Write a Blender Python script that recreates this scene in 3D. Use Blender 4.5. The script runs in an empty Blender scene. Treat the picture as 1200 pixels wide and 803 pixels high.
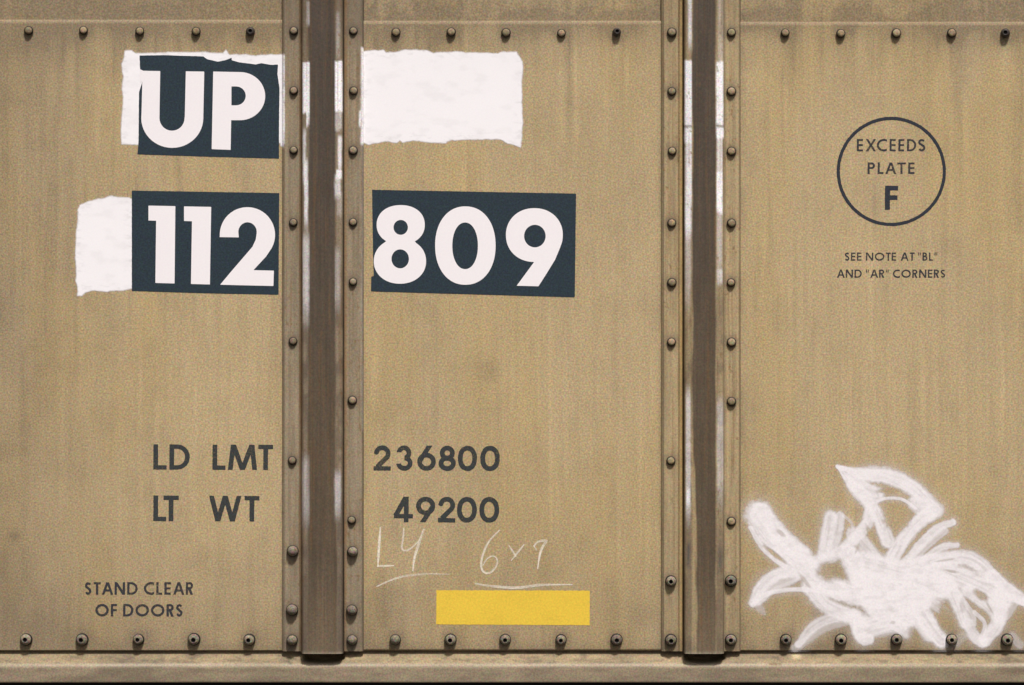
import bpy, math, random
import numpy as np

# ------------------------------------------------------------------ camera, sky, sun, exposure
S = 0.0025                       # metres per unit of the wall chart (x right, y down)
CZ = 2.0                         # height above the ground of the chart centre
def WX(x): return (np.asarray(x, float) - 600.0) * S
def WZ(y): return CZ + (401.5 - np.asarray(y, float)) * S

sc = bpy.context.scene
cam_d = bpy.data.cameras.new('camera'); cam = bpy.data.objects.new('camera', cam_d)
sc.collection.objects.link(cam); sc.camera = cam
CAMD = 12.0
cam.location = (0.0, -CAMD, CZ); cam.rotation_euler = (math.radians(90), 0, 0)
cam_d.sensor_width = 36.0; cam_d.lens = 36.0 * CAMD / (1200 * S); cam_d.clip_end = 500

world = bpy.data.worlds.new('World'); sc.world = world; world.use_nodes = True
wn = world.node_tree; bg = wn.nodes['Background']
sky = wn.nodes.new('ShaderNodeTexSky'); sky.sky_type = 'NISHITA'; sky.sun_disc = False
SUN_EL, SUN_AZ = 58.0, 15.0       # azimuth measured from the wall's normal towards the right
sky.sun_elevation = math.radians(SUN_EL); sky.sun_rotation = math.radians(180 - SUN_AZ)
sky.dust_density = 6.0; sky.air_density = 1.2; sky.ozone_density = 0.6
wn.links.new(sky.outputs[0], bg.inputs[0]); bg.inputs[1].default_value = 0.05
sun_d = bpy.data.lights.new('sun', 'SUN'); sun = bpy.data.objects.new('sun', sun_d)
sc.collection.objects.link(sun)
sun_d.energy = 3.1; sun_d.angle = math.radians(7); sun_d.color = (1.0, 0.985, 0.975)
sun.rotation_euler = (math.radians(90 - SUN_EL), 0, math.radians(SUN_AZ))
sc.view_settings.view_transform = 'Standard'; sc.view_settings.look = 'None'
sc.view_settings.gamma = 1.0; sc.view_settings.use_curve_mapping = False
sc.view_settings.exposure = 0.54
sc.render.resolution_x = 1024; sc.render.resolution_y = 685

# ------------------------------------------------------------------ numeric helpers
rng = np.random.default_rng(7)
TAB = rng.random((256, 256))
def vnoise(x, y):
    xi = np.floor(x).astype(int); yi = np.floor(y).astype(int)
    fx = x - xi; fy = y - yi; fx = fx*fx*(3-2*fx); fy = fy*fy*(3-2*fy)
    g = lambda a, b: TAB[a & 255, b & 255]
    return (g(xi,yi)*(1-fx)+g(xi+1,yi)*fx)*(1-fy) + (g(xi,yi+1)*(1-fx)+g(xi+1,yi+1)*fx)*fy
def fbm(x, y, o=3):
    s = 0; a = 0.5; n = 0
    for k in range(o):
        s = s + a*vnoise(x*2**k + 17.3*k, y*2**k + 9.1*k); n += a; a *= 0.5
    return s/n
def smooth(a, b, x):
    t = np.clip((x-a)/(b-a), 0, 1); return t*t*(3-2*t)
def gauss(d, s): return np.exp(-(d/s)**2)

# ------------------------------------------------------------------ materials
def lin(r, g, b):
    f = lambda c: (c/255/12.92) if c/255 <= 0.04045 else ((c/255+0.055)/1.055)**2.4
    return (f(r), f(g), f(b), 1)
def make_mat(name, base=None, attr=None, rough=0.75, grain=0.22, streak=0.0, blotch=0.0, alpha=None, wear=0.0,
             gscale=210, bump=0.15, metal=0.0, vary=0.0):
    m = bpy.data.materials.new(name); m.use_nodes = True; nt = m.node_tree; N = nt.nodes; L = nt.links
    b = N['Principled BSDF']; b.inputs['Roughness'].default_value = rough
    b.inputs['Specular IOR Level'].default_value = 0.3; b.inputs['Metallic'].default_value = metal
    geo = N.new('ShaderNodeNewGeometry')
    def noise(scale, vec=(1,1,1), detail=2.0, off=0.0):
        vm = N.new('ShaderNodeMapping'); vm.inputs['Scale'].default_value = vec
        vm.inputs['Location'].default_value = (off, off*0.7, off*1.3)
        L.new(geo.outputs['Position'], vm.inputs['Vector'])
        n = N.new('ShaderNodeTexNoise'); n.inputs['Scale'].default_value = scale
        n.inputs['Detail'].default_value = detail; L.new(vm.outputs[0], n.inputs['Vector']); return n
    if attr:
        a = N.new('ShaderNodeAttribute'); a.attribute_name = attr; col = a.outputs['Color']
    else:
        a = N.new('ShaderNodeRGB'); a.outputs[0].default_value = base; col = a.outputs[0]
    def mod(col, n, amp, fac=False):
        v = N.new('ShaderNodeVectorMath'); v.operation = 'MULTIPLY_ADD'
        L.new(n.outputs['Fac' if fac else 'Color'], v.inputs[0])
        v.inputs[1].default_value = (2*amp,)*3; v.inputs[2].default_value = (1-amp,)*3
        w = N.new('ShaderNodeVectorMath'); w.operation = 'MULTIPLY'
        L.new(col, w.inputs[0]); L.new(v.outputs[0], w.inputs[1]); return w.outputs[0]
    if grain:
        g1 = noise(gscale, detail=1.0); col = mod(col, g1, grain*2.0, True)
        g2 = noise(gscale*0.8, detail=0.5, off=3.7); col = mod(col, g2, grain*1.25)
    if streak:
        col = mod(col, noise(1.0, (26, 1, 1.1), 4.0), streak, True)
        col = mod(col, noise(1.0, (90, 1, 2.6), 2.0, 5.0), streak*0.6, True)
    if blotch:
        col = mod(col, noise(2.2, detail=5.0, off=9.0), blotch, True)
        col = mod(col, noise(11, detail=4.0, off=2.0), blotch*0.6, True)
    if vary:
        oi = N.new('ShaderNodeObjectInfo'); mr0 = N.new('ShaderNodeMapRange')
        mr0.inputs['To Min'].default_value = 1-vary; mr0.inputs['To Max'].default_value = 1+vary*.5
        L.new(oi.outputs['Random'], mr0.inputs['Value'])
        vv = N.new('ShaderNodeVectorMath'); vv.operation = 'SCALE'; L.new(col, vv.inputs[0]); L.new(mr0.outputs[0], vv.inputs['Scale']); col = vv.outputs[0]
    L.new(col, b.inputs['Base Color'])
    if bump:
        n = noise(120, detail=3.0, off=1.0); bp = N.new('ShaderNodeBump'); bp.inputs['Strength'].default_value = bump
        bp.inputs['Distance'].default_value = 0.001
        L.new(n.outputs['Fac'], bp.inputs['Height']); L.new(bp.outputs[0], b.inputs['Normal'])
    if alpha or wear:
        val = None
        if alpha:
            aa = N.new('ShaderNodeAttribute'); aa.attribute_name = alpha; val = aa.outputs['Fac']
        if wear:
            n = noise(150, detail=3.0, off=4.0); n2 = noise(14, detail=3.0, off=6.0)
            ad = N.new('ShaderNodeMath'); ad.operation = 'MULTIPLY_ADD'; ad.inputs[1].default_value = 0.7
            L.new(n2.outputs['Fac'], ad.inputs[0]); L.new(n.outputs['Fac'], ad.inputs[2])
            mr = N.new('ShaderNodeMapRange'); mr.inputs['From Min'].default_value = 0.62; mr.inputs['From Max'].default_value = 0.92
            mr.inputs['To Min'].default_value = 1-wear; mr.inputs['To Max'].default_value = 1.0
            L.new(ad.outputs[0], mr.inputs['Value'])
            if val is None: val = mr.outputs[0]
            else:
                mu = N.new('ShaderNodeMath'); mu.operation = 'MULTIPLY'; L.new(val, mu.inputs[0]); L.new(mr.outputs[0], mu.inputs[1]); val = mu.outputs[0]
        L.new(val, b.inputs['Alpha'])
    return m

TAN = np.array([0.441, 0.332, 0.183])
GREY = np.array([0.245, 0.192, 0.125])
DARK = np.array([0.058, 0.043, 0.032])
WHITE = np.array([0.84, 0.81, 0.82])
SOOT = np.array([0.10, 0.075, 0.052])
RUST = np.array([0.30, 0.15, 0.045])

M_panel = make_mat('tan_car_paint', attr='paint', streak=0.10, blotch=0.07, grain=0.26)
M_post = make_mat('post_paint', attr='paint', streak=0.10, blotch=0.06, grain=0.17, rough=0.6)
M_sill = make_mat('sill_paint', attr='paint', streak=0.0, blotch=0.14, grain=0.21)
M_skirt = make_mat('rivet_rim_grime_shade', (0.040, 0.031, 0.023, 1), grain=0.2, bump=0)  # near-black rim: grime plus painted shade round the heads
M_rivet = make_mat('rivet_paint', (0.27, 0.205, 0.120, 1), vary=.3, grain=0.3, rough=0.85, bump=0)
M_rivet_d = make_mat('grimy_rivet_paint', (0.22, 0.17, 0.108, 1), vary=.3, grain=0.3, rough=0.85, bump=0)
M_bolt = make_mat('bolt_steel', (0.20, 0.165, 0.118, 1), vary=.35, grain=0.45, rough=0.8, bump=0)
M_bolt_d = make_mat('dark_bolt_steel', (0.045, 0.036, 0.030, 1), grain=0.2, rough=0.5, bump=0)
M_pit = make_mat('bolt_pit_black', (0.012, 0.010, 0.009, 1), grain=0, bump=0)  # near-black colour for the bolt pits and huck rims
M_navy = make_mat('navy_stencil_film', (0.015, 0.028, 0.039, 1), grain=0.30, rough=0.7, bump=0.05)
M_white = make_mat('white_stencil_film', (0.80, 0.755, 0.765, 1), grain=0.015, rough=0.6, bump=0.05)
M_patch = make_mat('brushed_white_paint', (0.82, 0.79, 0.80, 1), grain=0.015, blotch=0.03, rough=0.6, bump=0.0, alpha='cover')
M_text = make_mat('faded_black_stencil', (0.032, 0.036, 0.036, 1), grain=0.25, wear=0.38, bump=0)
M_small = make_mat('faded_small_stencil', (0.030, 0.030, 0.036, 1), grain=0.2, wear=0.45, bump=0)
M_ring = make_mat('black_ring_stencil', (0.022, 0.026, 0.036, 1), grain=0.25, wear=0.15, bump=0)
M_yellow = make_mat('yellow_label_film', (0.72, 0.49, 0.05, 1), grain=0.08, blotch=0.06, bump=0.03, wear=.08)
M_chalk = make_mat('pale_chalk', (0.80, 0.72, 0.58, 1), grain=0.1, alpha='cover', wear=0.35, bump=0)
M_spray = make_mat('white_spray_paint', (0.80, 0.755, 0.76, 1), grain=0.05, alpha='cover', bump=0)
M_under = make_mat('underframe_black', (0.012, 0.011, 0.010, 1), grain=0.2, bump=0)
M_ground = make_mat('dark_ballast', (0.07, 0.062, 0.055, 1), grain=0.5, gscale=40, bump=0.6, rough=0.95)

# ------------------------------------------------------------------ object helpers
def link(name, me, mat, parent=None):
    o = bpy.data.objects.new(name, me); sc.collection.objects.link(o)
    for m in (mat if isinstance(mat, (list, tuple)) else [mat]):
        if not me.materials or len(me.materials) < (len(mat) if isinstance(mat, (list, tuple)) else 1): me.materials.append(m)
    if parent: o.parent = parent
    return o
def set_color(me, rgb):
    a = me.color_attributes.new('paint', 'FLOAT_COLOR', 'POINT')
    c = np.ones((len(rgb), 4), np.float32); c[:, :3] = rgb; a.data.foreach_set('color', c.ravel())
def grid_mesh(name, P, col=None, cover=None, smoothed=True):
    """P: (rows, cols, 3) points in world metres -> quad sheet"""
    r, c, _ = P.shape
    idx = np.arange(r*c).reshape(r, c)
    q = np.stack([idx[:-1,:-1], idx[1:,:-1], idx[1:,1:], idx[:-1,1:]], -1).reshape(-1, 4)
    if cover is not None:
        keep = (cover.ravel()[q] > 0.004).any(1); q = q[keep]
        used = np.unique(q); remap = -np.ones(r*c, int); remap[used] = np.arange(len(used)); q = remap[q]
        V = P.reshape(-1, 3)[used]; cv = cover.ravel()[used]
    else: V = P.reshape(-1, 3)
    me = bpy.data.meshes.new(name)
    me.vertices.add(len(V)); me.vertices.foreach_set('co', V.astype(np.float32).ravel())
    me.loops.add(q.size); me.loops.foreach_set('vertex_index', q.astype(np.int32).ravel())
    me.polygons.add(len(q)); me.polygons.foreach_set('loop_start', np.arange(0, q.size, 4, dtype=np.int32))
    me.update(calc_edges=True)
    me.polygons.foreach_set('use_smooth', np.full(len(q), smoothed))
    if col is not None: set_color(me, col.reshape(-1, 3))
    if cover is not None:
        a = me.attributes.new('cover', 'FLOAT', 'POINT'); a.data.foreach_set('value', cv.astype(np.float32))
    me.validate(); return me
def sdf_mesh(name, f, box, cell, depth):
    """flat sheet filling f<0, outline interpolated; depth = metres in front of the wall plane"""
    xs = np.arange(box[0], box[2]+cell, cell); ys = np.arange(box[1], box[3]+cell, cell)
    X, Y = np.meshgrid(xs, ys); V = f(X, Y); I = V < 0
    n4 = I[:-1,:-1].astype(int)+I[:-1,1:]+I[1:,1:]+I[1:,:-1]
    vs = []; fs = []
    def add(pts):
        k = len(vs); vs.extend(pts); fs.append(tuple(range(k, k+len(pts))))
    for r in range(n4.shape[0]):
        row = n4[r]; full = np.concatenate([[0], (row == 4).astype(int), [0]]); d = np.diff(full)
        for a, b in zip(np.where(d == 1)[0], np.where(d == -1)[0]):
            add([(xs[a], ys[r]), (xs[a], ys[r+1]), (xs[b], ys[r+1]), (xs[b], ys[r])])
        for c in np.where((row > 0) & (row < 4))[0]:
            cs = [(c, r), (c, r+1), (c+1, r+1), (c+1, r)]; pts = []
            for k in range(4):
                (ax, ay), (bx, by) = cs[k], cs[(k+1) % 4]; va, vb = V[ay, ax], V[by, bx]
                if va < 0: pts.append((xs[ax], ys[ay]))
                if (va < 0) != (vb < 0):
                    t = va/(va-vb); pts.append((xs[ax]+(xs[bx]-xs[ax])*t, ys[ay]+(ys[by]-ys[ay])*t))
            if len(pts) >= 3: add(pts)
    A = np.array(vs); P = np.stack([WX(A[:,0]), np.full(len(A), -depth), WZ(A[:,1])], 1)
    me = bpy.data.meshes.new(name); me.from_pydata(P.tolist(), [], fs); me.update(); return me

# ------------------------------------------------------------------ signed shapes on the chart
def ell(cx, cy, rx, ry, p=2.0):
    def f(X, Y):
        return ((np.abs((X-cx)/rx)**p + np.abs((Y-cy)/ry)**p)**(1/p) - 1)*min(rx, ry)
    return f
def poly(pts):
    P = np.array(pts, float)
    def f(X, Y):
        d = np.full(X.shape, 1e9); ins = np.zeros(X.shape, bool)
        for i in range(len(P)):
            ax, ay = P[i]; bx, by = P[(i+1) % len(P)]
            ex, ey = bx-ax, by-ay; l = ex*ex+ey*ey
            if l < 1e-12: continue
            t = np.clip(((X-ax)*ex+(Y-ay)*ey)/l, 0, 1)
            d = np.minimum(d, (X-ax-t*ex)**2+(Y-ay-t*ey)**2)
            if ey != 0:
                c = ((ay > Y) != (by > Y)) & (X < ex*(Y-ay)/ey+ax); ins ^= c
        return np.where(ins, -1, 1)*np.sqrt(d)
    return f
def U_(*fs): return lambda X, Y: np.minimum.reduce([f(X, Y) for f in fs])
def D_(a, *bs): return lambda X, Y: np.maximum.reduce([a(X, Y)]+[-b(X, Y) for b in bs])
def I_(*fs): return lambda X, Y: np.maximum.reduce([f(X, Y) for f in fs])
def half(px, py, nx, ny): return lambda X, Y: (X-px)*nx+(Y-py)*ny
def bar(x0, y0, x1, y1, w):
    l = math.hypot(x1-x0, y1-y0); nx, ny = -(y1-y0)/l*w/2, (x1-x0)/l*w/2
    return poly([(x0+nx, y0+ny), (x1+nx, y1+ny), (x1-nx, y1-ny), (x0-nx, y0-ny)])
def rect(x0, y0, x1, y1): return lambda X, Y: np.maximum(np.maximum(x0-X, X-x1), np.maximum(y0-Y, Y-y1))
def ringe(x0, y0, x1, y1, w, p=2.0):
    cx, cy, rx, ry = (x0+x1)/2, (y0+y1)/2, (x1-x0)/2, (y1-y0)/2
    return D_(ell(cx, cy, rx, ry, p), ell(cx, cy, rx-w, ry-w, p))
def arc(cx, cy, rx, ry, a0, a1, n=14):
    return [(cx+rx*math.cos(math.radians(a0+(a1-a0)*k/n)), cy-ry*math.sin(math.radians(a0+(a1-a0)*k/n))) for k in range(n+1)]
def ptsbar(pts, w):
    fs = [bar(*pts[i], *pts[i+1], w) for i in range(len(pts)-1)]
    fs += [ell(p[0], p[1], w/2, w/2) for p in pts[1:-1]]
    return U_(*fs)

def glyph(ch, x0, x1, y0, y1, w):
    """geometric sans capitals and figures drawn in the box x0..x1, y0..y1 (y down), stroke w"""
    W, H = x1-x0, y1-y0; h = w/2; ym = (y0+y1)/2
    box = rect(x0-0.01, y0-0.01, x1+0.01, y1+0.01)
    V = lambda x: rect(x, y0, x+w, y1)
    Hb = lambda y, a=x0, b=x1: rect(a, y, b, y+w*0.92)
    if ch == 'L': return U_(V(x0), Hb(y1-w*0.92))
    if ch == 'T': return U_(rect((x0+x1)/2-h, y0, (x0+x1)/2+h, y1), Hb(y0))
    if ch == 'E': return U_(V(x0), Hb(y0), Hb(y1-w*0.92), Hb(ym-w*0.5, x0, x1-0.04*W))
    if ch == 'F': return U_(V(x0), Hb(y0), Hb(ym-w*0.5, x0, x1-0.05*W))
    if ch == 'D':
        o = poly([(x0, y0), (x1-H*0.5 if W > H*0.5 else x0, y0)]+arc(max(x1-H*0.5, x0), ym, min(H*0.5, W), H*0.5, 90, -90)+[(x0, y1)])
        xi = max(x1-H*0.5, x0+w)
        i = poly([(x0+w, y0+w*0.92), (xi, y0+w*0.92)]+arc(xi, ym, x1-w-xi, H*0.5-w*0.92, 90, -90)+[(x0+w, y1-w*0.92)])
        return D_(o, i)
    if ch in 'PRB':
        yb = y0+H*(0.56 if ch != 'B' else 0.50)
        r = (yb-y0)/2; xc = x1-r if ch != 'B' else x1-r-0.06*W
        def bowl(a, b, xr):
            r = (b-a)/2; xc = max(xr-r, x0+w)
            o = poly([(x0, a), (xc, a)]+arc(xc, (a+b)/2, xr-xc, r, 90, -90)+[(x0, b)])
            i = poly([(x0+w, a+w*0.9), (xc, a+w*0.9)]+arc(xc, (a+b)/2, max(xr-xc-w, .2), r-w*0.9, 90, -90)+[(x0+w, b-w*0.9)])
            return D_(o, i)
        if ch == 'P': return U_(V(x0), bowl(y0, yb, x1))
        if ch == 'R': return U_(V(x0), bowl(y0, yb, x1-0.04*W), I_(bar(x0+W*0.42, yb-w*0.6, x1-h*1.05, y1+w*0.3, w*1.05), box))
        return U_(V(x0), bowl(y0, yb+w*0.2, x1-0.10*W), bowl(yb-w*0.5, y1, x1))
    if ch == 'A':
        xm = (x0+x1)/2
        yb = y0+H*0.66; k = (yb-y0)/H*W/2
        return I_(U_(bar(x0+h, y1+w*.3, xm, y0-w*0.2, w), bar(x1-h, y1+w*.3, xm, y0-w*0.2, w), rect(xm-k+h, yb-w*.45, xm+k-h, yb+w*.45)), box)
    if ch == 'M':
        xm = (x0+x1)/2
        return I_(U_(bar(x0+h, y1+w*.3, x0+0.16*W+h*.3, y0-w*.2, w), bar(x1-h, y1+w*.3, x1-0.16*W-h*.3, y0-w*.2, w),
                     bar(x0+0.16*W+h*.3, y0-w*.1, xm, y1, w), bar(x1-0.16*W-h*.3, y0-w*.1, xm, y1, w)), box)
    if ch == 'W':
        a, b, c, d, e = x0+h, x0+0.28*W, (x0+x1)/2, x1-0.28*W, x1-h
        return I_(U_(bar(a, y0-w*.3, b, y1, w), bar(b, y1, c, y0, w), bar(c, y0, d, y1, w), bar(d, y1, e, y0-w*.3, w)), box)
    if ch == 'N': return I_(U_(V(x0), V(x1-w), bar(x0+h, y0, x1-h, y1, w*1.05)), box)
    if ch == 'X': return I_(U_(bar(x0+h, y0-w*.2, x1-h, y1+w*.2, w), bar(x1-h, y0-w*.2, x0+h, y1+w*.2, w)), box)
    if ch == 'O': return ringe(x0, y0, x1, y1, w)
    if ch == '0': return ringe(x0, y0, x1, y1, w, 2.15)
    if ch == 'C':
        R = ringe(x0, y0-0.01*H, x0+W*1.42, y1+0.01*H, w)
        return I_(R, half(x1, ym, 1, 0))
    if ch == 'S':
        r = H*0.5; cx = (x0+x1)/2
        up = arc(cx, y0+H*0.265, W/2-h, H*0.265-h, 35, 250, 16)
        dn = arc(cx, y1-H*0.285, W/2-h, H*0.285-h, 75, -150, 16)
        return ptsbar(up+dn, w)
    if ch == '8':
        return U_(ringe(x0+W*0.07, y0, x1-W*0.07, y0+H*0.5+h*.9, w), ringe(x0, y0+H*0.5-h*1.0, x1, y1, w))
    if ch == '3':
        a = I_(ringe(x0+W*0.02, y0, x1-W*0.08, y0+H*0.5+h, w), U_(half(0, y0+H*0.27, 0, 1), half((x0+x1)/2, 0, -1, 0)))
        b = I_(ringe(x0, y0+H*0.5-h*1.05, x1, y1, w), U_(half(0, y1-H*0.28, 0, -1), half((x0+x1)/2, 0, -1, 0)))
        return U_(a, b)
    if ch in '69':
        if ch == '9': yy0, yy1 = y0, y0+W*0.97
        else: yy0, yy1 = y1-W*0.97, y1
        R = ringe(x0, yy0, x1, yy1, w)
        yc = (yy0+yy1)/2
        if ch == '6':
            return U_(R, I_(bar(x0+h+W*0.02, yc-W*.05, x0+W*0.72, y0-w*.4, w), half(0, y0, 0, -1)))
        return U_(R, I_(bar(x1-h-W*0.02, yc+W*.05, x1-W*0.72, y1+w*.4, w), half(0, y1, 0, 1)))
    if ch == '2':
        r = (W-w)/2*0.96; cy = y0+r+h; cx = (x0+x1)/2
        pts = arc(cx, cy, r, r, 180, -35, 16)
        return U_(ptsbar(pts+[(x0+w*0.75, y1-w*0.8)], w), rect(x0, y1-w*0.92, x1, y1), poly([(x0, y1), (x0+w*1.5, y1), (x0+w*1.2, y1-w*1.3), (x0+w*.1, y1-w*.3)]))
    if ch == '4':
        xs = x0+W*0.66
        return I_(U_(rect(xs-h, y0, xs+h, y1), rect(x0+w*.1, y0+H*0.68, x1, y0+H*0.68+w*.92), bar(xs, y0-w*.05, x0+h*.9, y0+H*0.75, w*1.02)), box,
                  lambda X, Y: -(X-x0)-(0))
    if ch == '"': return U_(rect(x0, y0, x0+w*.62, y0+H*0.36), rect(x1-w*.62, y0, x1, y0+H*0.36))
    raise ValueError(ch)
ADV = dict(A=.82, B=.50, C=.72, D=.74, E=.46, F=.44, L=.42, M=.98, N=.74, O=.96, P=.50, R=.54, S=.46, T=.50, W=1.1, X=.66)
ADV['"'] = .27
def layout(text, x0, x1, gap=.15, space=.44, h=1):
    x = 0; out = []
    for c in text:
        if c == ' ': x += space-gap; continue
        out.append((c, x, x+ADV[c])); x += ADV[c]+(gap if c not in 'TA' else gap*.55)
    end = out[-1][2]; k = (x1-x0)/end
    return [(c, x0+a*k, x0+b*k) for c, a, b in out]
def turned(f, cx, cy, th):
    return lambda X, Y: f(cx+(X-cx)+th*(Y-cy), cy+(Y-cy)-th*(X-cx))
def rough(f, amp=0.5, s=3.0, off=0.0):
    return lambda X, Y: f(X, Y)+amp*(fbm(X/s+off+100, Y/s+off+100, 2)-0.5)*2

# ------------------------------------------------------------------ the boxcar
car = bpy.data.objects.new('boxcar', None); sc.collection.objects.link(car)
car.location = (0, 0, 0)
car['label'] = 'weathered tan steel boxcar side with riveted posts, white car number and graffiti'
car['category'] = 'railcar'

RIV, HUCK, DOME = [], [], []      # (x, y, owner, tone)
L1, R1, L2, R2 = 333, 425, 776, 867
top_small = [(34,36,0),(98,36,0),(164,37,0),(230,37,0),(464,38,1),(529,38,1),(593,38.5,1),(658,39,1),(920,39,2),(985,39.5,2),(1050,39,2),(1115,39,2)]
top_dark = [(293.5,37,0),(722.5,38,1),(1178,39,2)]
bottom_h = [(31,749.5,0),(96.5,749.5,0),(162.6,749.5,0),(227.6,749,0),(292.5,749.5,0),(528,749.5,1),(592,749.5,1),(657.5,749.5,1),(722.5,749.5,1),
            (920.8,749.5,2),(985.4,749.5,2),(1050.5,749.5,2),(1115,749.5,2),(1180,749.5,2)]
bottom_d = [(463.6,749.5,1)]
post1 = [(344.7,36.5),(344.7,106.6),(344.6,176.5),(344,261),(343.5,400),(343,539.5),(414.2,36.6),(414.2,106.6),(414.2,176.5),(414,260.6),(413.8,330.4),(413,469),(412.8,609.3)]
post1_d = [(343.2,645.5),(342.8,714.4),(342.6,749.5),(413.2,646),(412.8,714.5),(412.8,749.5)]
post2 = [(787.2,38.6),(787.2,107.3),(787.5,177.5),(787,261.4),(787,331.2),(786.6,401),(786,540),(857,38.6),(856.8,107.3),(857,177.6),(856.7,261.7),(856.7,331.2),(857,401.2),(857.2,470.7),(856.7,610.8)]
post2_h = [(786,680.5),(786,749.5),(856.3,680.5),(856.3,749.5)]

def axis_lines(a, b, fine0, fine1, step, coarse=60):
    v = []
    x = a
    while x < fine0: v.append(x); x += coarse
    v += list(np.arange(max(a, fine0), min(b, fine1), step))
    x = min(b, fine1)
    while x < b: v.append(x); x += coarse
    v.append(b); return np.unique(np.array(v, float))

def panel_paint(X, Y):
    n1 = fbm(X/90, Y/160, 4); n2 = fbm(X/9+40, Y/260+7, 3); n3 = fbm(X/30+11, Y/30+5, 4)
    n4 = fbm(X/4+70, Y/120+31, 2)
    d = np.zeros_like(X)
    # soot gathered along the roof-side seam, running down unevenly
    d += 0.50*gauss(Y-24-14*(n2-.5), 20)*smooth(.30, .7, n3)
    d += 0.55*smooth(95+80*(n2-.5), 20, Y)*(0.35+n1*0.8)*np.where(X < 430, 1.0, np.where(X < 560, .8, .42))
    d += 0.62*gauss(np.minimum(Y-21, 0), 9)*smooth(26, 22, Y)*smooth(.25, .65, n3) + .22*gauss(Y-25, 7)+.45*gauss(Y-24.5-(X>R1-5)-(X>R2-5), 1.8)*smooth(.2,.6,fbm(X/12, Y*0+4, 3))
    # greyer left end, tracks beside the posts
    d += 0.38*smooth(240, -40, X)*smooth(.1, .8, n1+.2) + 0.20*smooth(150, 0, X) + .34*smooth(120, 0, Y)*np.where(X<430,1,.75)*(.6+.8*n1)
    for e in (L1, R1, L2, R2): d += 0.34*gauss(X-e, 5)*n3*1.6*smooth(.3,.6,fbm(X/9+e, Y/50, 2))
    # splash dirt along the bottom
    d += (0.50*smooth(590, 762, Y) + 0.50*gauss(Y-763, 10))*(0.35+0.9*n1+.35*(n3-.5))
    d += .13*smooth(.45, .8, fbm(X/16+77, Y/24+19, 4)) + .10*smooth(.5, .78, fbm(X/45+177, Y/60+119, 4))-.03
    d += 0.30*smooth(.62, .85, n2)*smooth(330, 20, Y)*.8 + 0.18*smooth(.60, .9, n2)
    d += 0.15*smooth(.55, .8, n4)*smooth(.4, .6, n1)
    # small scuffs seen on the sheets
    for (sx, sy, r, k) in ((18, 628, 6, .5), (570, 432, 14, .35), (20, 40, 12, .2), (600, 90, 60, .0), (465, 48, 26, .35), (515, 50, 16, .25), (1120, 26, 26, .5), (1195, 26, 26, .5), (240, 28, 20, .3), (550,600,40,.12), (450, 720, 28, .3), (1010, 700, 30, .10), (880,480,30,.1)):
        d += k*gauss(np.hypot((X-sx), (Y-sy)), r)*(.5+n3)
    rust = np.zeros_like(X)
    for (x, y, o) in top_small:  # dirt halo, with a tight dark ring painting shade at the heads
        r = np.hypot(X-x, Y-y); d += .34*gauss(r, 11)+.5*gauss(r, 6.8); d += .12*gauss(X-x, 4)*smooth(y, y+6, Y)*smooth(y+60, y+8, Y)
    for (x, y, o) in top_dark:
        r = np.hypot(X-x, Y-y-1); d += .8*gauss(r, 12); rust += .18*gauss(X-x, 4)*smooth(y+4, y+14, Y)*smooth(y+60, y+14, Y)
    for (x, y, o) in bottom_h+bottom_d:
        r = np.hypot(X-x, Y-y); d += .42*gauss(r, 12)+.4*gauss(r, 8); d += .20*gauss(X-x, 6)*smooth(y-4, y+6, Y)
    d += .10*smooth(40,0,X-(R2-2))*(X>R2-5)*smooth(.3,.7,n3)
    d = np.clip(d, 0, .9)[..., None]
    c = TAN*(0.93+0.16*(n1[..., None]-.5)*1.2)
    warm = smooth(.35, .75, fbm(X/60+3, Y/200+9, 3))[..., None]
    c = c*(1-warm*np.array([.00, .02, .11]))
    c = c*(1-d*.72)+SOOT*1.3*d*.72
    r_ = np.clip(rust, 0, 1)[..., None]
    c = c*(1-r_)+np.array([.55, .44, .3])*r_
    # faint rain-washed pale runs
    p = (0.10*smooth(.66, .9, fbm(X/5+200, Y/150+3, 2)))[..., None]
    return np.clip(c*(1+p), 0, 1)

spans = [(-600, L1+10), (R1-10, L2+10), (R2-10, 1800)]
panels = []
for k, (a, b) in enumerate(spans):
    xs = axis_lines(a, b, -20, 1220, 2.6); ys = axis_lines(23+k*1.2, 762.5, 20, 763, 2.6)
    X, Y = np.meshgrid(xs, ys)
    edge = 24+k*1.0
    dep = -0.0002*(fbm(X/110+k*9, Y/110, 2)-.5)*2
    # rolled top lip and thin returned bottom edge give the sheet its thickness
    dep[0] = 0.006; Y[1] = Y[0]+.5
    P = np.stack([WX(X), dep, WZ(Y)], -1)
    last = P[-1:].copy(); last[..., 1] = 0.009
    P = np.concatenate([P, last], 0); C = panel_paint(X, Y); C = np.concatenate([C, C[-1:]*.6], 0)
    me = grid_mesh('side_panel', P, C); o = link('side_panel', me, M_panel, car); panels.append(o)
    # upper sheet behind the lap
    ys = axis_lines(-420, 34, -10, 34, 2.6); X, Y = np.meshgrid(xs, ys)
    P = np.stack([WX(X), 0.0065+0*X, WZ(Y)], -1)
    me = grid_mesh('upper_panel', P, panel_paint(X, Y)); link('upper_panel', me, M_panel, car)

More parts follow.
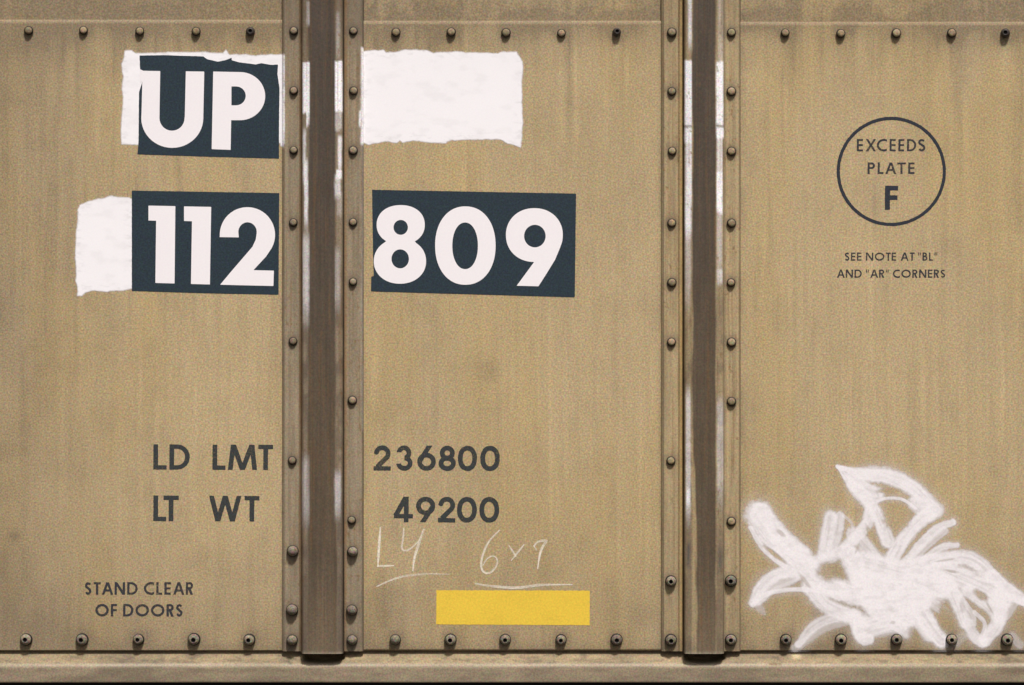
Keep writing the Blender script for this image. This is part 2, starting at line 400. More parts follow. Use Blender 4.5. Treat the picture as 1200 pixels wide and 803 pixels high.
# --------------------------------------------------------------- vertical posts (hat sections)
def post_mesh(k):
    if k == 0:
        prof = [(331.5,.006),(332,-.006),(333.5,-.008),(336,-.008),(350,-.008),(351.5,-.0055),(353,-.008),(354.6,-.009),(355.2,-.024),(355.9,-.030),(357,-.0325),
                (362.8,-.0368),(364.5,-.0375),(367,-.0375),(390,-.0375),(392.3,-.0375),(394,-.0368),(399.6,-.0325),(400.5,-.030),(401.1,-.024),(401.5,-.0095),(402.2,-.001),(403.4,-.001),(404.2,-.0085),
                (406,-.0085),(420,-.0085),(423.5,-.008),(425,-.006),(425.6,.006)]
        base, wob = GREY*1.05, 0
    else:
        prof = [(775.5,.006),(776,-.006),(777.5,-.008),(780,-.008),(794,-.008),(795.3,-.0055),(796.5,-.009),(798.8,-.0095),(799.6,-.001),(801.2,-.001),(801.9,-.0095),(802.2,-.024),(802.8,-.030),(803.8,-.0325),
                (809.2,-.0368),(810.8,-.0375),(813,-.0375),(836,-.0375),(838.2,-.0375),(839.8,-.0368),(845,-.0325),(846.2,-.030),(846.8,-.024),(847.6,-.0095),(849,-.008),(851,-.0075),
                (853,-.008),(862,-.008),(865.5,-.008),(866.6,-.006),(867.2,.006)]
        base, wob = TAN*.80, 0
    # subdivide the profile
    px, pd = [], []
    for i in range(len(prof)-1):
        (x0, d0), (x1, d1) = prof[i], prof[i+1]; n = max(1, int(max(abs(x1-x0)/1.0, abs(d1-d0)/.004)))
        for t in range(n): px.append(x0+(x1-x0)*t/n); pd.append(d0+(d1-d0)*t/n)
    px.append(prof[-1][0]); pd.append(prof[-1][1]); px = np.array(px); pd = np.array(pd)
    # true position on the wall: undo nothing, the face is simply nearer the lens
    ys = axis_lines(-420, 763, -10, 763, 1.6)
    X, Y = np.meshgrid(px, ys); Dp = np.tile(pd, (len(ys), 1))
    inner = (lambda x: (x > (354 if k == 0 else 801.6)) & (x < (401.6 if k == 0 else 847.6)))
    isch = inner(X)
    # the channel runs 2 units lower than the flanges
    Yg = np.where(isch & (Y > 740), Y+2.2*(Y-740)/23, Y)
    # gentle dents
    Dp = Dp + np.where(isch, 0.0016*(fbm(X/20+k*50, Y/26+k*31, 2)-.5), 0.0)
    lx, rx = (363, 393.5) if k == 0 else (810, 839)
    n1 = fbm(X/3+k*80, Y/60+13, 3); n2 = fbm(X/9+k*60, Y/18, 3); n3 = fbm(X/40+90, Y/70+k*21, 3)
    vs = fbm(X/1.7+k*33, Y/140+5, 3)
    C = np.ones(X.shape+(3,))*base*(0.62+.42*n1[..., None]+.34*vs[..., None])
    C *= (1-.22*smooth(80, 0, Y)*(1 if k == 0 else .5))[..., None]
    def mix(C, col, f): return C*(1-f[..., None])+np.asarray(col)*f[..., None]
    # grimy outer face of the channel
    wl = 1.5*(fbm(Y/40+k*7, Y*0+3, 2)-.5)*2; fade = 1-.42*smooth(600, 765, Y)
    if k == 1:
        l_edge = lx + .5 + 5*smooth(460, 640, Y) + wl; r_edge = rx - 1 - 0*Y + wl*.5
    else:
        l_edge = lx - .5 - 1.5*smooth(240, 560, Y) + wl*.6; r_edge = rx + .5 + 2*smooth(560, 700, Y) + wl*.5
    face = smooth(l_edge-1.2, l_edge+1.4, X)*smooth(r_edge+1.2, r_edge-1.2, X)
    dk = DARK*1.02 + (np.array([.020,.012,.002]))*smooth(120, 560, Y)[..., None] + (np.array([.052,.040,.025]))*smooth(640, 765, Y)[..., None]
    dk = dk*(0.62+.36*n1[..., None]+.42*vs[..., None])
    C = C*(1-(face*.97)[..., None]) + dk*(face*.97)[..., None]
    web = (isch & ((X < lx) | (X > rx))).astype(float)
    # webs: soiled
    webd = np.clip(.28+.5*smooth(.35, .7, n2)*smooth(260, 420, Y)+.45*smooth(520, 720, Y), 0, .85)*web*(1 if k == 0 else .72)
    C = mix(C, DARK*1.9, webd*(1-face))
    # seams between flange and channel
    def line(x, w, col, f): 
        nonlocal C
        C = mix(C, col, np.clip(gauss(X-x, w)*f, 0, 1))
    if k == 0:
        line(352.2, 1.3, RUST*.45, .85*(.5+.7*n2)); line(354.6, 1.0, RUST*.9, .3+.5*n2); line(402.8, 1.4, SOOT*.25, .98); line(405.2, 1.4, RUST*.8, .30+.6*n2)
        line(333, 1.0, SOOT*.4, .5); line(425, 1.0, SOOT*.35, .75); line(340, 1.0, GREY*.75, .35); line(419, 1.0, GREY*.8, .3)
    else:
        line(795.3, 1.0, RUST*.55, .45*(.4+n2)); line(798.2, 1.0, np.array([.42,.25,.06]), .75); line(800.4, 1.3, SOOT*.25, .97)
        line(777, .9, SOOT*.35, .85); line(866.6, .9, SOOT*.4, .75); line(848.3, 1.6, GREY*.55, .55*(.4+n2)); line(864, .8, TAN*1.2, .35); line(852.5, 1.6, TAN*1.15, .35)
    # left-over white paint on the two webs
    def white(x0, x1, y0, y1, f=1., soft=1.2, rag=2., ends=3):
        nonlocal C
        e = rag*(fbm(X/4+x0, Y/9, 2)-.5)*2
        m = smooth(x0-soft+e*.3, x0+.3+e*.3, X)*smooth(x1+soft+e*.3, x1-.3+e*.3, X)*smooth(y0-ends+e, y0+e, Y)*smooth(y1+ends*2+e*2, y1+e*2, Y)
        C = mix(C, WHITE, np.clip(m*f*isch, 0, 1)) if x0 > 350 and not (421 < x0 < 426) else mix(C, WHITE, np.clip(m*f, 0, 1))
    if k == 0:
        white(356.2, 363.4, 75, 132, 1., .9, 1.2, 2); white(360.2, 362.8, 128, 146, .8, .8); white(360.6, 363, 5, 28, .45, 1.2); white(356.5, 359, 160, 200, .62, 1.2, 2, 14)
        white(358.2, 361.5, 196, 250, .75, 1.0, 2, 14); white(356.5, 362.5, 288, 350, .50, 1.2, 1.5, 22); white(355, 362.5, 545, 590, .28, 1.4, 1, 20)
        white(393.2, 400.8, 74, 130, 1., .9, 1.2, 2); white(394, 400, 132, 150, .35); white(396.8, 400, 163, 195, .70, 1.0, 1.5, 6); white(395, 400, 201, 208, .95, 1., 1, 2)
        white(392.8, 399, 208, 226, .55, 1., 1, 6); white(396, 400, 226, 252, .20); white(394, 399, 300, 345, .26, 1.2, 1, 16); white(393, 399, 560, 588, .38, 1.2, 1, 14)
        white(395, 398, 20, 60, .22, 1.3, 1, 8)
        white(331, 333.6, 66, 170, .9, .6, 1.5); white(422.8, 426, 57, 168, .96, .6, 1.2)
        white(421.2, 424, 132, 146, .95, .6, 1.2); white(423.8, 425.2, 170, 500, .12, .6)
    else:
        white(802.4, 809.6, 73, 148, 1., .6, .6, 2); white(802.4, 810, 151, 166, 1., .7, 1., 2); white(803, 809.4, 168, 186, .75, .8, 1, 4); white(803, 809.4, 196, 262, .84, .8, 1, 14)
        white(806.5, 809.6, 0, 40, .75, 1.2, 1, 14); white(803, 809, 262, 330, .28, 1, 1, 25); white(804, 808.5, 470, 580, .50, 1, 1, 25); white(804.5, 807.8, 575, 586, .85, 1, 1, 4)
        white(839, 846, 75, 145, .98, 1.3, 1.5, 4); white(838.8, 847, 151, 161, .98, 1, 1, 2); white(840, 845, 163, 198, .62, 1.3, 1, 8); white(839.3, 845, 204, 246, 1., 1.2, 1.5, 4)
        white(840, 844.5, 255, 300, .34, 1.3, 1, 16); white(840, 845, 318, 328, .5, 1, 1, 5); white(840, 846, 480, 560, .30, 1.2, 1, 24); white(841, 846, 0, 70, .20, 1.3, 1, 8)
        white(866, 867.6, 600, 640, .55, .8, 1, 6)
        for yy in (148.8,):
            C = mix(C, SOOT*.9, np.clip(gauss(Y-yy, 1.5)*web, 0, 1)*.7)
        C = mix(C, np.array([.035,.045,.055]), np.clip(gauss(X-806.3, 2.6)*smooth(632, 642, Y)*smooth(672, 655, Y), 0, 1)*.7)
        C = mix(C, np.array([.06,.065,.06]), np.clip(gauss(X-843, 3)*smooth(635, 648, Y)*smooth(678, 660, Y), 0, 1)*.6)
    fl = smooth(.70, .80, fbm(X/2.2+k*91, Y/5+44, 3))*smooth(.45, .7, n3+.1)
    C = mix(C, RUST*.55, fl*.6*(1-face*.7))
    stk = smooth(.60, .78, fbm(X/1.4+k*19+300, Y/90+2, 2))
    C = mix(C, RUST*.5, stk*.32)
    # dirt round the rivets; the tight ring also paints their shade
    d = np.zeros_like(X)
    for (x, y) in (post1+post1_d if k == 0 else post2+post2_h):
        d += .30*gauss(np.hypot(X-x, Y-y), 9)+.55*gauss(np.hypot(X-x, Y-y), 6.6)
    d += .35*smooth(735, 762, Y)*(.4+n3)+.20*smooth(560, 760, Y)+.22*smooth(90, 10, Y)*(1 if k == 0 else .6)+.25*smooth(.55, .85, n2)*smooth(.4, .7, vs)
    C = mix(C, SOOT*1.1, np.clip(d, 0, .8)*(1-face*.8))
    C = mix(C, np.array([.34,.29,.21]), gauss(Y-763, 2.0)*isch*.55*(.4+n1))  # pale band paints a highlight along the channel's bottom edge
    P = np.stack([WX(X), Dp, WZ(Yg)], -1)
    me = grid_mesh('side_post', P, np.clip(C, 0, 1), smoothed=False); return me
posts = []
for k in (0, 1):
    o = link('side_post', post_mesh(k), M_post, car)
    o['label'] = ('grimy hat-section steel post between the 112 and 809 numbers', 'steel post with yellowish flange edge left of the exceeds-plate circle')[k]
    md = o.modifiers.new('plate_thickness', 'SOLIDIFY'); md.thickness = 0.0022; md.offset = 1
    posts.append(o)

# --------------------------------------------------------------- side sill: sloping ledge, rolled lip, hanging face
prof = [(758, .009), (764, .009), (766, .0075), (776.5, -.010), (778, -.0135), (779.2, -.0165), (780.4, -.0185), (781.8, -.0195), (783, -.0200), (790, -.0200), (798, -.0200), (799, -.0195), (799.8, -.017), (799.9, .06)]
pv = np.array(prof); yv = []; dv = []
for i in range(len(pv)-1):
    n = max(1, int(max(abs(pv[i+1,0]-pv[i,0])/1.2, abs(pv[i+1,1]-pv[i,1])/.012)))
    for t in range(n): yv.append(pv[i,0]+(pv[i+1,0]-pv[i,0])*t/n); dv.append(pv[i,1]+(pv[i+1,1]-pv[i,1])*t/n)
yv.append(pv[-1,0]); dv.append(pv[-1,1])
xs = axis_lines(-600, 1800, -20, 1220, 2.4); X, Y = np.meshgrid(xs, np.array(yv)); Dp = np.tile(np.array(dv)[:, None], (1, len(xs)))
for (pa, pb) in ((356, 402), (802, 848)):  # added pocket below each post, shaped to deepen the shadow on the ledge
    Dp = Dp + .05*smooth(pa-1, pa+4, X)*smooth(pb+3, pb-3, X)*smooth(763, 765, Y)*smooth(778.2-2.5*((X-(pa+pb)/2)/24)**2, 774.5-4*((X-(pa+pb)/2)/24)**2, Y)
warp = 0.9*(fbm(X/260+4, X*0+2, 2)-.5)
n1 = fbm(X/26, Y/5+3, 4); n2 = fbm(X/9+9, Y/3, 3); n3 = fbm(X/70+8, Y/30, 2)
C = np.ones(X.shape+(3,))*GREY*1.08*(.72+.55*n1[..., None])
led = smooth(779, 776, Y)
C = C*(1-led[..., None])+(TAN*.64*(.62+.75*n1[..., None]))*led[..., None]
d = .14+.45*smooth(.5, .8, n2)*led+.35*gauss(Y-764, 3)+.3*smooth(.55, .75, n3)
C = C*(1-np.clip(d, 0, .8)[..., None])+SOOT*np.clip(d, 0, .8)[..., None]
hl = gauss(Y-779.0, 1.7)*(.25+.4*n3); C = C*(1-hl[..., None])+np.array([.42,.36,.27])*hl[..., None]  # highlight on the rolled lip, painted into the colour
for (x, y, r, kk, col) in ((341, 777, 2, .9, SOOT*.5), (338, 775.5, 1.6, .8, SOOT*.5), (903, 778, 2.2, .85, RUST*.4), (908, 778, 2.4, .85, RUST*.4), (913, 778, 2, .7, RUST*.4), (933, 769, 5, .7, np.array([.62,.5,.3])), (375,798,4,.3,SOOT), (262,775,2,.5,SOOT), (620,776,3,.3,SOOT)):
    f = (kk*gauss(np.hypot(X-x, (Y-y)*1.6), r))[..., None]; C = C*(1-f)+np.asarray(col)*f
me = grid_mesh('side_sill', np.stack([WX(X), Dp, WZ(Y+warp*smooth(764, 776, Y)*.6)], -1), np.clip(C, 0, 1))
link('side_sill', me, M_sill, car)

# underframe behind and below the sill (all in the car's own shade)
def box_mesh(name, x0, x1, y0, y1, z0, z1):
    v = [(x, y, z) for x in (x0, x1) for y in (y0, y1) for z in (z0, z1)]
    f = [(0,1,3,2), (4,6,7,5), (0,4,5,1), (2,3,7,6), (0,2,6,4), (1,5,7,3)]
    me = bpy.data.meshes.new(name); me.from_pydata(v, [], f); me.update(); return me
zb = float(WZ(799.9))
link('car_floor', box_mesh('car_floor', -3.0, 3.0, .062, 2.8, zb+.02, zb+.10), M_under, car)
link('centre_sill', box_mesh('centre_sill', -3.0, 3.0, .9, 1.5, .35, zb+.018), M_under, car)

# --------------------------------------------------------------- rivets and bolts
def lathe(name, prof, n=18, pit_from=None, skirt=0, ecc=(0, 0)):
    v = []; f = []; mi = []
    for (r, h) in prof:
        for k in range(n):
            a = 2*math.pi*k/n; q = 1.0 if r < 3.4 else 0.0; v.append(((r*math.cos(a)+ecc[0]*q)*S, -h, (r*math.sin(a)+ecc[1]*q)*S))
    for i in range(len(prof)-1):
        for k in range(n):
            a, b = i*n+k, i*n+(k+1) % n; f.append((a, b, b+n, a+n)); mi.append(1 if (pit_from is not None and i >= pit_from) or i < skirt else 0)
    v.append((ecc[0]*S, -prof[-1][1], ecc[1]*S)); c = len(v)-1; i = (len(prof)-1)*n
    for k in range(n): f.append((i+k, i+(k+1) % n, c)); mi.append(1 if pit_from is not None else 0)
    me = bpy.data.meshes.new(name); me.from_pydata(v, [], f); me.update()
    me.polygons.foreach_set('use_smooth', [True]*len(f)); me.polygons.foreach_set('material_index', mi); return me
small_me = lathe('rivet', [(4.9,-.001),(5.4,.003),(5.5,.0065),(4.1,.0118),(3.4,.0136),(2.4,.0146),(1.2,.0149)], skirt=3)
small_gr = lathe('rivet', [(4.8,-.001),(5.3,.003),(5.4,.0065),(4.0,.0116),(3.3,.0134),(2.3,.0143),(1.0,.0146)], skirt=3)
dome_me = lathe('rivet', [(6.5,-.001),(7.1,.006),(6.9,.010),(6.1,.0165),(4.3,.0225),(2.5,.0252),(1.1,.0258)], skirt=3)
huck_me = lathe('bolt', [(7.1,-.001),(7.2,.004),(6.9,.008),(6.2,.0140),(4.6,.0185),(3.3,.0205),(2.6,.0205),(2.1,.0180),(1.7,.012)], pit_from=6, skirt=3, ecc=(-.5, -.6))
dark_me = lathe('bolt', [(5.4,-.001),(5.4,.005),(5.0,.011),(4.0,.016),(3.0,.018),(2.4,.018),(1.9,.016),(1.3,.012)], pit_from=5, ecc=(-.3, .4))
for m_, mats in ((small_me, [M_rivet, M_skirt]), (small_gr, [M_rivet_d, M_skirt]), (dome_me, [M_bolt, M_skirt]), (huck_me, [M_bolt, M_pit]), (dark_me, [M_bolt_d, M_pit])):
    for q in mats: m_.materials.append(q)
rnd = random.Random(3)
def stud(name, me, x, y, depth, parent):
    o = bpy.data.objects.new(name, me); sc.collection.objects.link(o); o.parent = parent
    o.location = (float(WX(x)), -depth, float(WZ(y)))
    o.rotation_euler = (rnd.uniform(-.07, .07), (rnd.uniform(-.7, .7) if name == 'bolt' else rnd.uniform(0, 6.28)), rnd.uniform(-.07, .07))
    s = rnd.uniform(.92, 1.06); o.scale = (s, rnd.uniform(.9, 1.12), s)
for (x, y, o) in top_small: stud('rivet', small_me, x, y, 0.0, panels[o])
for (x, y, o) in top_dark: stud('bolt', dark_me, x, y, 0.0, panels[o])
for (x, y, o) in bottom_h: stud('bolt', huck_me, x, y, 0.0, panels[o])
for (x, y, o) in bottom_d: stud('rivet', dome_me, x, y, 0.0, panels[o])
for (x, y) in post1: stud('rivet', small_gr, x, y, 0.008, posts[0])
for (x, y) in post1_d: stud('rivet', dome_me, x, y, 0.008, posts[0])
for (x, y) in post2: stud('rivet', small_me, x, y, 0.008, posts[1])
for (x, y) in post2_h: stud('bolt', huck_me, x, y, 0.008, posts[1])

# --------------------------------------------------------------- white patches left by the painted-out numbers
def c1(p): return (p[0]/3.3333, p[1]/3.3333)
def c5(p): return (60+p[0]/3.3333, 200+p[1]/3.3333)
def c6(p): return (400+p[0]/3.3333, 200+p[1]/3.3333)
def c2(p): return (320+p[0]/3.3333, p[1]/3.3333)
def flat(name, f, box, cell, depth, mat, parent=car):
    return link(name, sdf_mesh(name, f, box, cell, depth), mat, parent)
B1, B2, B3 = 0.0004, 0.0007, 0.0010
def patch(f, label, box):
    xs = np.arange(box[0], box[2], .8); ys = np.arange(box[1], box[3], .8); X, Y = np.meshgrid(xs, ys)
    d = f(X, Y)+.8*(fbm(X/6+100, Y/6+50, 2)-.5)*2+.35*(vnoise(X/1.8+30, Y/1.8)-.5)
    cov = smooth(1.3, -1.2, d)*(1-.12*smooth(.55, .8, fbm(X/7+20, Y/3, 3))*smooth(-14, -1, d))*(1-.05*smooth(.5, .8, fbm(X/16+60, Y/9+3, 3)))
    P = np.stack([WX(X), np.full(X.shape, -B1), WZ(Y)], -1)
    o = link('white_patch', grid_mesh('white_patch', P, None, cov, False), M_patch, car); o['label'] = label
up_white = poly([c1(p) for p in [(487,198),(512,196),(530,208),(600,207),(700,204),(800,203),(830,208),(872,207),(882,197),(897,214),(960,212),(1000,218),(1060,213),(1105,214),(1113,230),(1112,400),(1108,575),(1094,572),(1094,560),(1060,560),(700,560),(545,555),(540,566),(475,563),(472,520),(480,380),(475,350),(482,300),(474,250),(484,225)]])
patch(up_white, 'ragged white brushed border around the letters UP', (136, 52, 338, 178))
p2 = poly([c5(p) for p in [(105,152),(112,135),(150,117),(205,108),(228,98),(262,104),(300,104),(318,110),(318,460),(300,466),(270,470),(240,468),(205,474),(170,468),(135,474),(120,488),(102,489),(104,470),(96,430),(98,380),(93,340),(99,250)]])
patch(p2, 'small white painted patch left of the number 112', (84, 222, 158, 352))
p3 = poly([c2(p) for p in [(352,200),(400,197),(432,196),(440,206),(470,204),(520,195),(600,197),(625,208),(640,204),(700,203),(735,200),(760,206),(880,208),(900,202),(950,204),(963,222),(975,240),(972,400),(976,480),(968,577),(935,566),(915,562),(890,545),(800,545),(700,548),(680,553),(675,560),(600,556),(545,548),(505,556),(495,548),(485,558),(440,552),(425,555),(400,560),(372,566),(352,556)]])
patch(p3, 'large blank white painted patch above the number 809', (418, 50, 620, 182))

# --------------------------------------------------------------- number decals: navy film with white characters
def decal(pts, box, label):
    o = flat('number_decal', rough(poly(pts), .16, 2.0), box, .6, B2, M_navy); o['label'] = label; return o
d_up = decal([c1(p) for p in [(545,217),(650,216),(795,221),(808,231),(850,241),(878,236),(905,226),(905,236),(935,244),(1000,252),(1020,247),(1060,254),(1086,252),(1084,290),(1092,345),(1090,500),(1090,620),(800,612),(537,603),(541,560),(543,360),(556,320),(548,290)]], (158, 60, 330, 190), 'navy decal with the white letters UP')
d_112 = decal([c5(p) for p in [(315,78),(891,88),(888,485),(600,479),(315,470)]], (150, 218, 332, 350), 'navy decal with the white figures 112')
d_809 = decal([c6(p) for p in [(120,75),(917,90),(912,495),(500,483),(116,472),(117,414),(127,412),(124,330),(122,200)]], (430, 218, 680, 353), 'navy decal with the white figures 809')
def scl(conv, pts): return poly([conv(p) for p in pts])
def ec(conv, cx, cy, rx, ry, p=2.0):
    a = conv((cx, cy)); return ell(a[0], a[1], rx/3.3333, ry/3.3333, p)
gU = scl(c1, [(546,270),(560,277),(626,278),(623,455)]+arc(672, 462, 49, 49, 180, 360, 16)+[(722,455),(726,279),(798,280),(794,465)]+arc(673, 462, 121, 116, 0, -180, 26)+[(553,440),(556,318),(548,322)])
flat('letter', gU, (158, 78, 245, 178), .5, B3, M_white, d_up)
gP = D_(scl(c1, [(833,280)]+arc(938, 376, 98, 94, 90, -90, 24)+[(903,470),(901,586),(827,583)]), scl(c1, [(904,338)]+arc(922, 375, 38, 37, 90, -90, 16)+[(904,412)]))
flat('letter', gP, (244, 80, 316, 180), .5, B3, M_white, d_up)
flat('digit', scl(c5, [(380,137),(485,139),(482,441),(407,439),(410,196),(380,195)]), (170, 236, 210, 338), .5, B3, M_white, d_112)
flat('digit', scl(c5, [(519,140),(625,142),(620,445),(546,443),(550,198),(519,197)]), (212, 236, 250, 338), .5, B3, M_white, d_112)
g2 = scl(c5, [(658,260)]+arc(766.5, 251, 108, 108, 183, -28, 30)+[(840,335),(790,389),(870,391),(868,451),(660,446),(700,398),(786,298),(799,270)]+arc(767, 240, 36, 38, -8, 185, 16)+[(733,261)])
flat('digit', g2, (254, 238, 326, 340), .5, B3, M_white, d_112)
g8 = D_(U_(ec(c6,232,212,94,77,2.15), ec(c6,229,354,102,88,2.1), ec(c6,230,284,62,16)), ec(c6,232,222,28,29), ec(c6,230,345,34,37))
flat('digit', g8, (434, 236, 502, 338), .5, B3, M_white, d_809)
flat('digit', D_(ec(c6,484.5,293,118,153,2.15), ec(c6,483.5,294,50,91,2.1)), (506, 236, 584, 338), .5, B3, M_white, d_809)
g9 = D_(U_(ec(c6,754,252,111,105,2.1), scl(c6, [(754,252),(862,262),(855,300),(835,348),(802,402),(770,452),(685,450),(757,352)])), ec(c6,756,256,42,44))
flat('digit', g9, (590, 240, 664, 340), .5, B3, M_white, d_809)

# --------------------------------------------------------------- stencilled data
def stencil(name, label, items, y0, y1, w, mat, cell=.42, th=.008, rag=.22, child='letter', slope=.0):
    """items: list of (char, x0, x1); the first mesh carries the name, every character is a child of the line's own empty"""
    e = bpy.data.objects.new(name, None); sc.collection.objects.link(e); e.parent = car; e['label'] = label
    e.location = (float(WX(items[0][1])), 0, float(WZ(y1)))
    xa = items[0][1]
    for n, (c, a, b) in enumerate(items):
        dy = slope*(a-xa)
        f = rough(turned(glyph(c, a, b, y0+dy, y1+dy, w), (a+b)/2, (y0+y1)/2+dy, th), rag, 1.6, n*3.1)
        o = flat(child if c.isalpha() or c == '"' else 'digit', f, (a-1.5, y0+dy-1.5, b+1.5, y1+dy+1.5), cell, B1, mat, e)
        o.matrix_parent_inverse = e.matrix_basis.inverted()
    return e
stencil('load_limit_marking', 'faded black stencil line reading LD LMT 236800',
        [('L',179.7,195.5),('D',198.5,222.5),('L',249,264.3),('M',267,301.5),('T',302.7,320),('2',437.8,458),('3',464.4,483.5),('6',489,510.8),('8',514,534.3),('0',536.6,559),('0',562.9,585.7)], 520.8, 550.4, 5.6, M_text, slope=.0045)
stencil('light_weight_marking', 'faded black stencil line reading LT WT 49200',
        [('L',179.7,195),('T',190.7+.8,209.5),('W',244.5,283.3),('T',286.5,304),('4',461,483.9),('9',487.6,510),('2',513.4,533.6),('0',535.6,558.8),('0',561.8,585)], 580.8, 610.8, 5.6, M_text, slope=.0045)
stencil('door_warning_marking', 'faded black stencil line reading STAND CLEAR', layout('STAND CLEAR', 99.5, 226.7), 682.3, 697, 2.75, M_small, .3, slope=.0)
stencil('door_warning_marking', 'faded black stencil line reading OF DOORS', layout('OF DOORS', 111.8, 213.9), 707.8, 722.4, 2.75, M_small, .3, slope=.003)
def k8(v): return 940+v/3.492
ring = D_(ell(1044.5, 201, 64, 64), ell(1044.5, 201, 60.2, 60.2))
o = flat('circle_marking', rough(ring, .3, 2.5), (978, 134, 1111, 268), .5, B1, M_ring); o['label'] = 'black stencilled circle around EXCEEDS PLATE F'
stencil('plate_marking', 'small black stencil line reading EXCEEDS', [(c, k8(a), k8(b)) for c, a, b in [('E',224,249),('X',260,303),('C',306,347),('E',358,383),('E',394,418),('D',429,467),('S',475,504)]], 163, 177.4, 2.4, M_small, .3)
stencil('plate_marking', 'small black stencil line reading PLATE', [(c, k8(a), k8(b)) for c, a, b in [('P',268,298),('L',309,333),('A',340,386),('T',389,424),('E',434,460)]], 190.5, 204, 2.5, M_small, .3)
stencil('plate_marking', 'bold black stencilled letter F inside the circle', [('F', 1037, 1052.4)], 217.8, 246, 6.0, M_ring, .4)
stencil('note_marking', 'tiny stencil line reading SEE NOTE AT "BL"', layout('SEE NOTE AT "BL"', 990, 1098.4), 296, 305.6, 1.75, M_small, .25, rag=.15)
stencil('note_marking', 'tiny stencil line reading AND "AR" CORNERS', layout('AND "AR" CORNERS', 980.7, 1107.6), 316, 325.6, 1.75, M_small, .25, rag=.15)
yl = poly([(511.4, 691.8), (691.2, 692.2), (691, 732.8), (511.2, 731.8)])
o = flat('yellow_label', rough(yl, .35, 2.0), (508, 688, 695, 736), .6, B1, M_yellow); o['label'] = 'plain yellow rectangle stuck below the chalk marks'

# --------------------------------------------------------------- chalk and spray: sheets of paint with their own coverage
def resample(pts, n=26):
    P = np.array(pts, float)
    if len(P) > 2:                                     # Catmull-Rom
        Q = np.vstack([2*P[0]-P[1], P, 2*P[-1]-P[-2]]); out = []
        for i in range(1, len(Q)-2):
            for t in np.linspace(0, 1, 7, endpoint=False):
                a, b, c, d = Q[i-1], Q[i], Q[i+1], Q[i+2]
                out.append(.5*((2*b)+(c-a)*t+(2*a-5*b+4*c-d)*t*t+(-a+3*b-3*c+d)*t**3))
        out.append(P[-1]); return np.array(out)
    return P
def stroke(X, Y, pts, w, seed, soft=.35, streaks=.5, taper=(1, 1), fr=1.2, smoothpath=True):
    P = resample(pts) if smoothpath else np.array(pts, float)
    seg = np.hypot(*np.diff(P, axis=0).T); L = np.concatenate([[0], np.cumsum(seg)]); best = np.full(X.shape, 1e9)
    lat = np.zeros_like(X); along = np.zeros_like(X)
    for i in range(len(P)-1):
        ax, ay = P[i]; ex, ey = P[i+1]-P[i]; l2 = max(ex*ex+ey*ey, 1e-9)
        t = np.clip(((X-ax)*ex+(Y-ay)*ey)/l2, 0, 1); dx, dy = X-ax-t*ex, Y-ay-t*ey; d = np.hypot(dx, dy)
        m = d < best; best = np.where(m, d, best); lat = np.where(m, np.sign(ex*dy-ey*dx)*d, lat); along = np.where(m, L[i]+t*seg[i], along)
    u = along/L[-1]; hw = w/2*(taper[0]+(1-taper[0])*smooth(0, .35, u))*(taper[1]+(1-taper[1])*smooth(1, .65, u))
    nz = fbm(lat*fr*.35+seed*13.7, along*.035+seed*3.1, 3)
    nb = fbm(X/3.5+seed, Y/3.5, 2)
    hwn = hw*(.88+.28*nb)
    a = smooth(hwn*(1+soft), hwn*(1-soft*.6), best)
    return a*(1-streaks*smooth(.42, .78, nz))
def sheet(name, label, box, cell, depth, mat, fn):
    xs = np.arange(box[0], box[2]+cell, cell); ys = np.arange(box[1], box[3]+cell, cell); X, Y = np.meshgrid(xs, ys)
    cov = fn(X, Y); P = np.stack([WX(X), np.full(X.shape, -depth), WZ(Y)], -1)
    o = link(name, grid_mesh(name, P, None, cov, False), mat, car); o['label'] = label; return o
def ch(p): return (420+p[0]/2.975, 500+p[1]/2.975)
def chalkfn(lines):
    def fn(X, Y):
        c = np.zeros_like(X)
        for i, (pts, w, k, sm) in enumerate(lines):
            a = stroke(X, Y, [ch(p) for p in pts], w*1.75, i+1, .55, .45, (.7, .5), 3., sm)*k
            c = 1-(1-c)*(1-a)
        return c
    return fn
sheet('chalk_marking', 'thin pale chalk scrawl L4 with a line under it', (438, 614, 530, 692), .45, B1, M_chalk, chalkfn([
    ([(77,352),(72,420),(68,488)], 1.5, .95, True), ([(68,487),(123,485)], 1.3, .85, False), ([(158,355),(156,390),(152,425),(170,432),(195,415),(212,395)], 1.2, .65, True),
    ([(228,358),(210,410),(195,460),(190,502)], 1.5, .9, True), ([(65,557),(110,537),(160,522),(230,514),(316,515)], 1.2, .65, True)]))
sheet('chalk_marking', 'thin pale chalk scrawl 6x9 underlined above the yellow label', (550, 616, 676, 696), .45, B1, M_chalk, chalkfn([
    ([(492,362),(462,392),(440,430),(428,478),(436,506),(458,510),(478,490),(484,466),(470,452),(448,462),(434,484)], 1.3, .75, True),
    ([(525,415),(550,455)], 1.2, .7, False), ([(577,412),(533,467)], 1.2, .7, False),
    ([(612,416),(626,402),(655,398),(642,420),(632,450),(625,495)], 1.4, .85, True), ([(612,416),(622,432)], 1., .5, False),
    ([(408,548),(460,556),(550,562),(640,552),(745,551)], 1.5, .8, True)]))
def sp(p): return (860+p[0]/2.838, 520+p[1]/2.838)
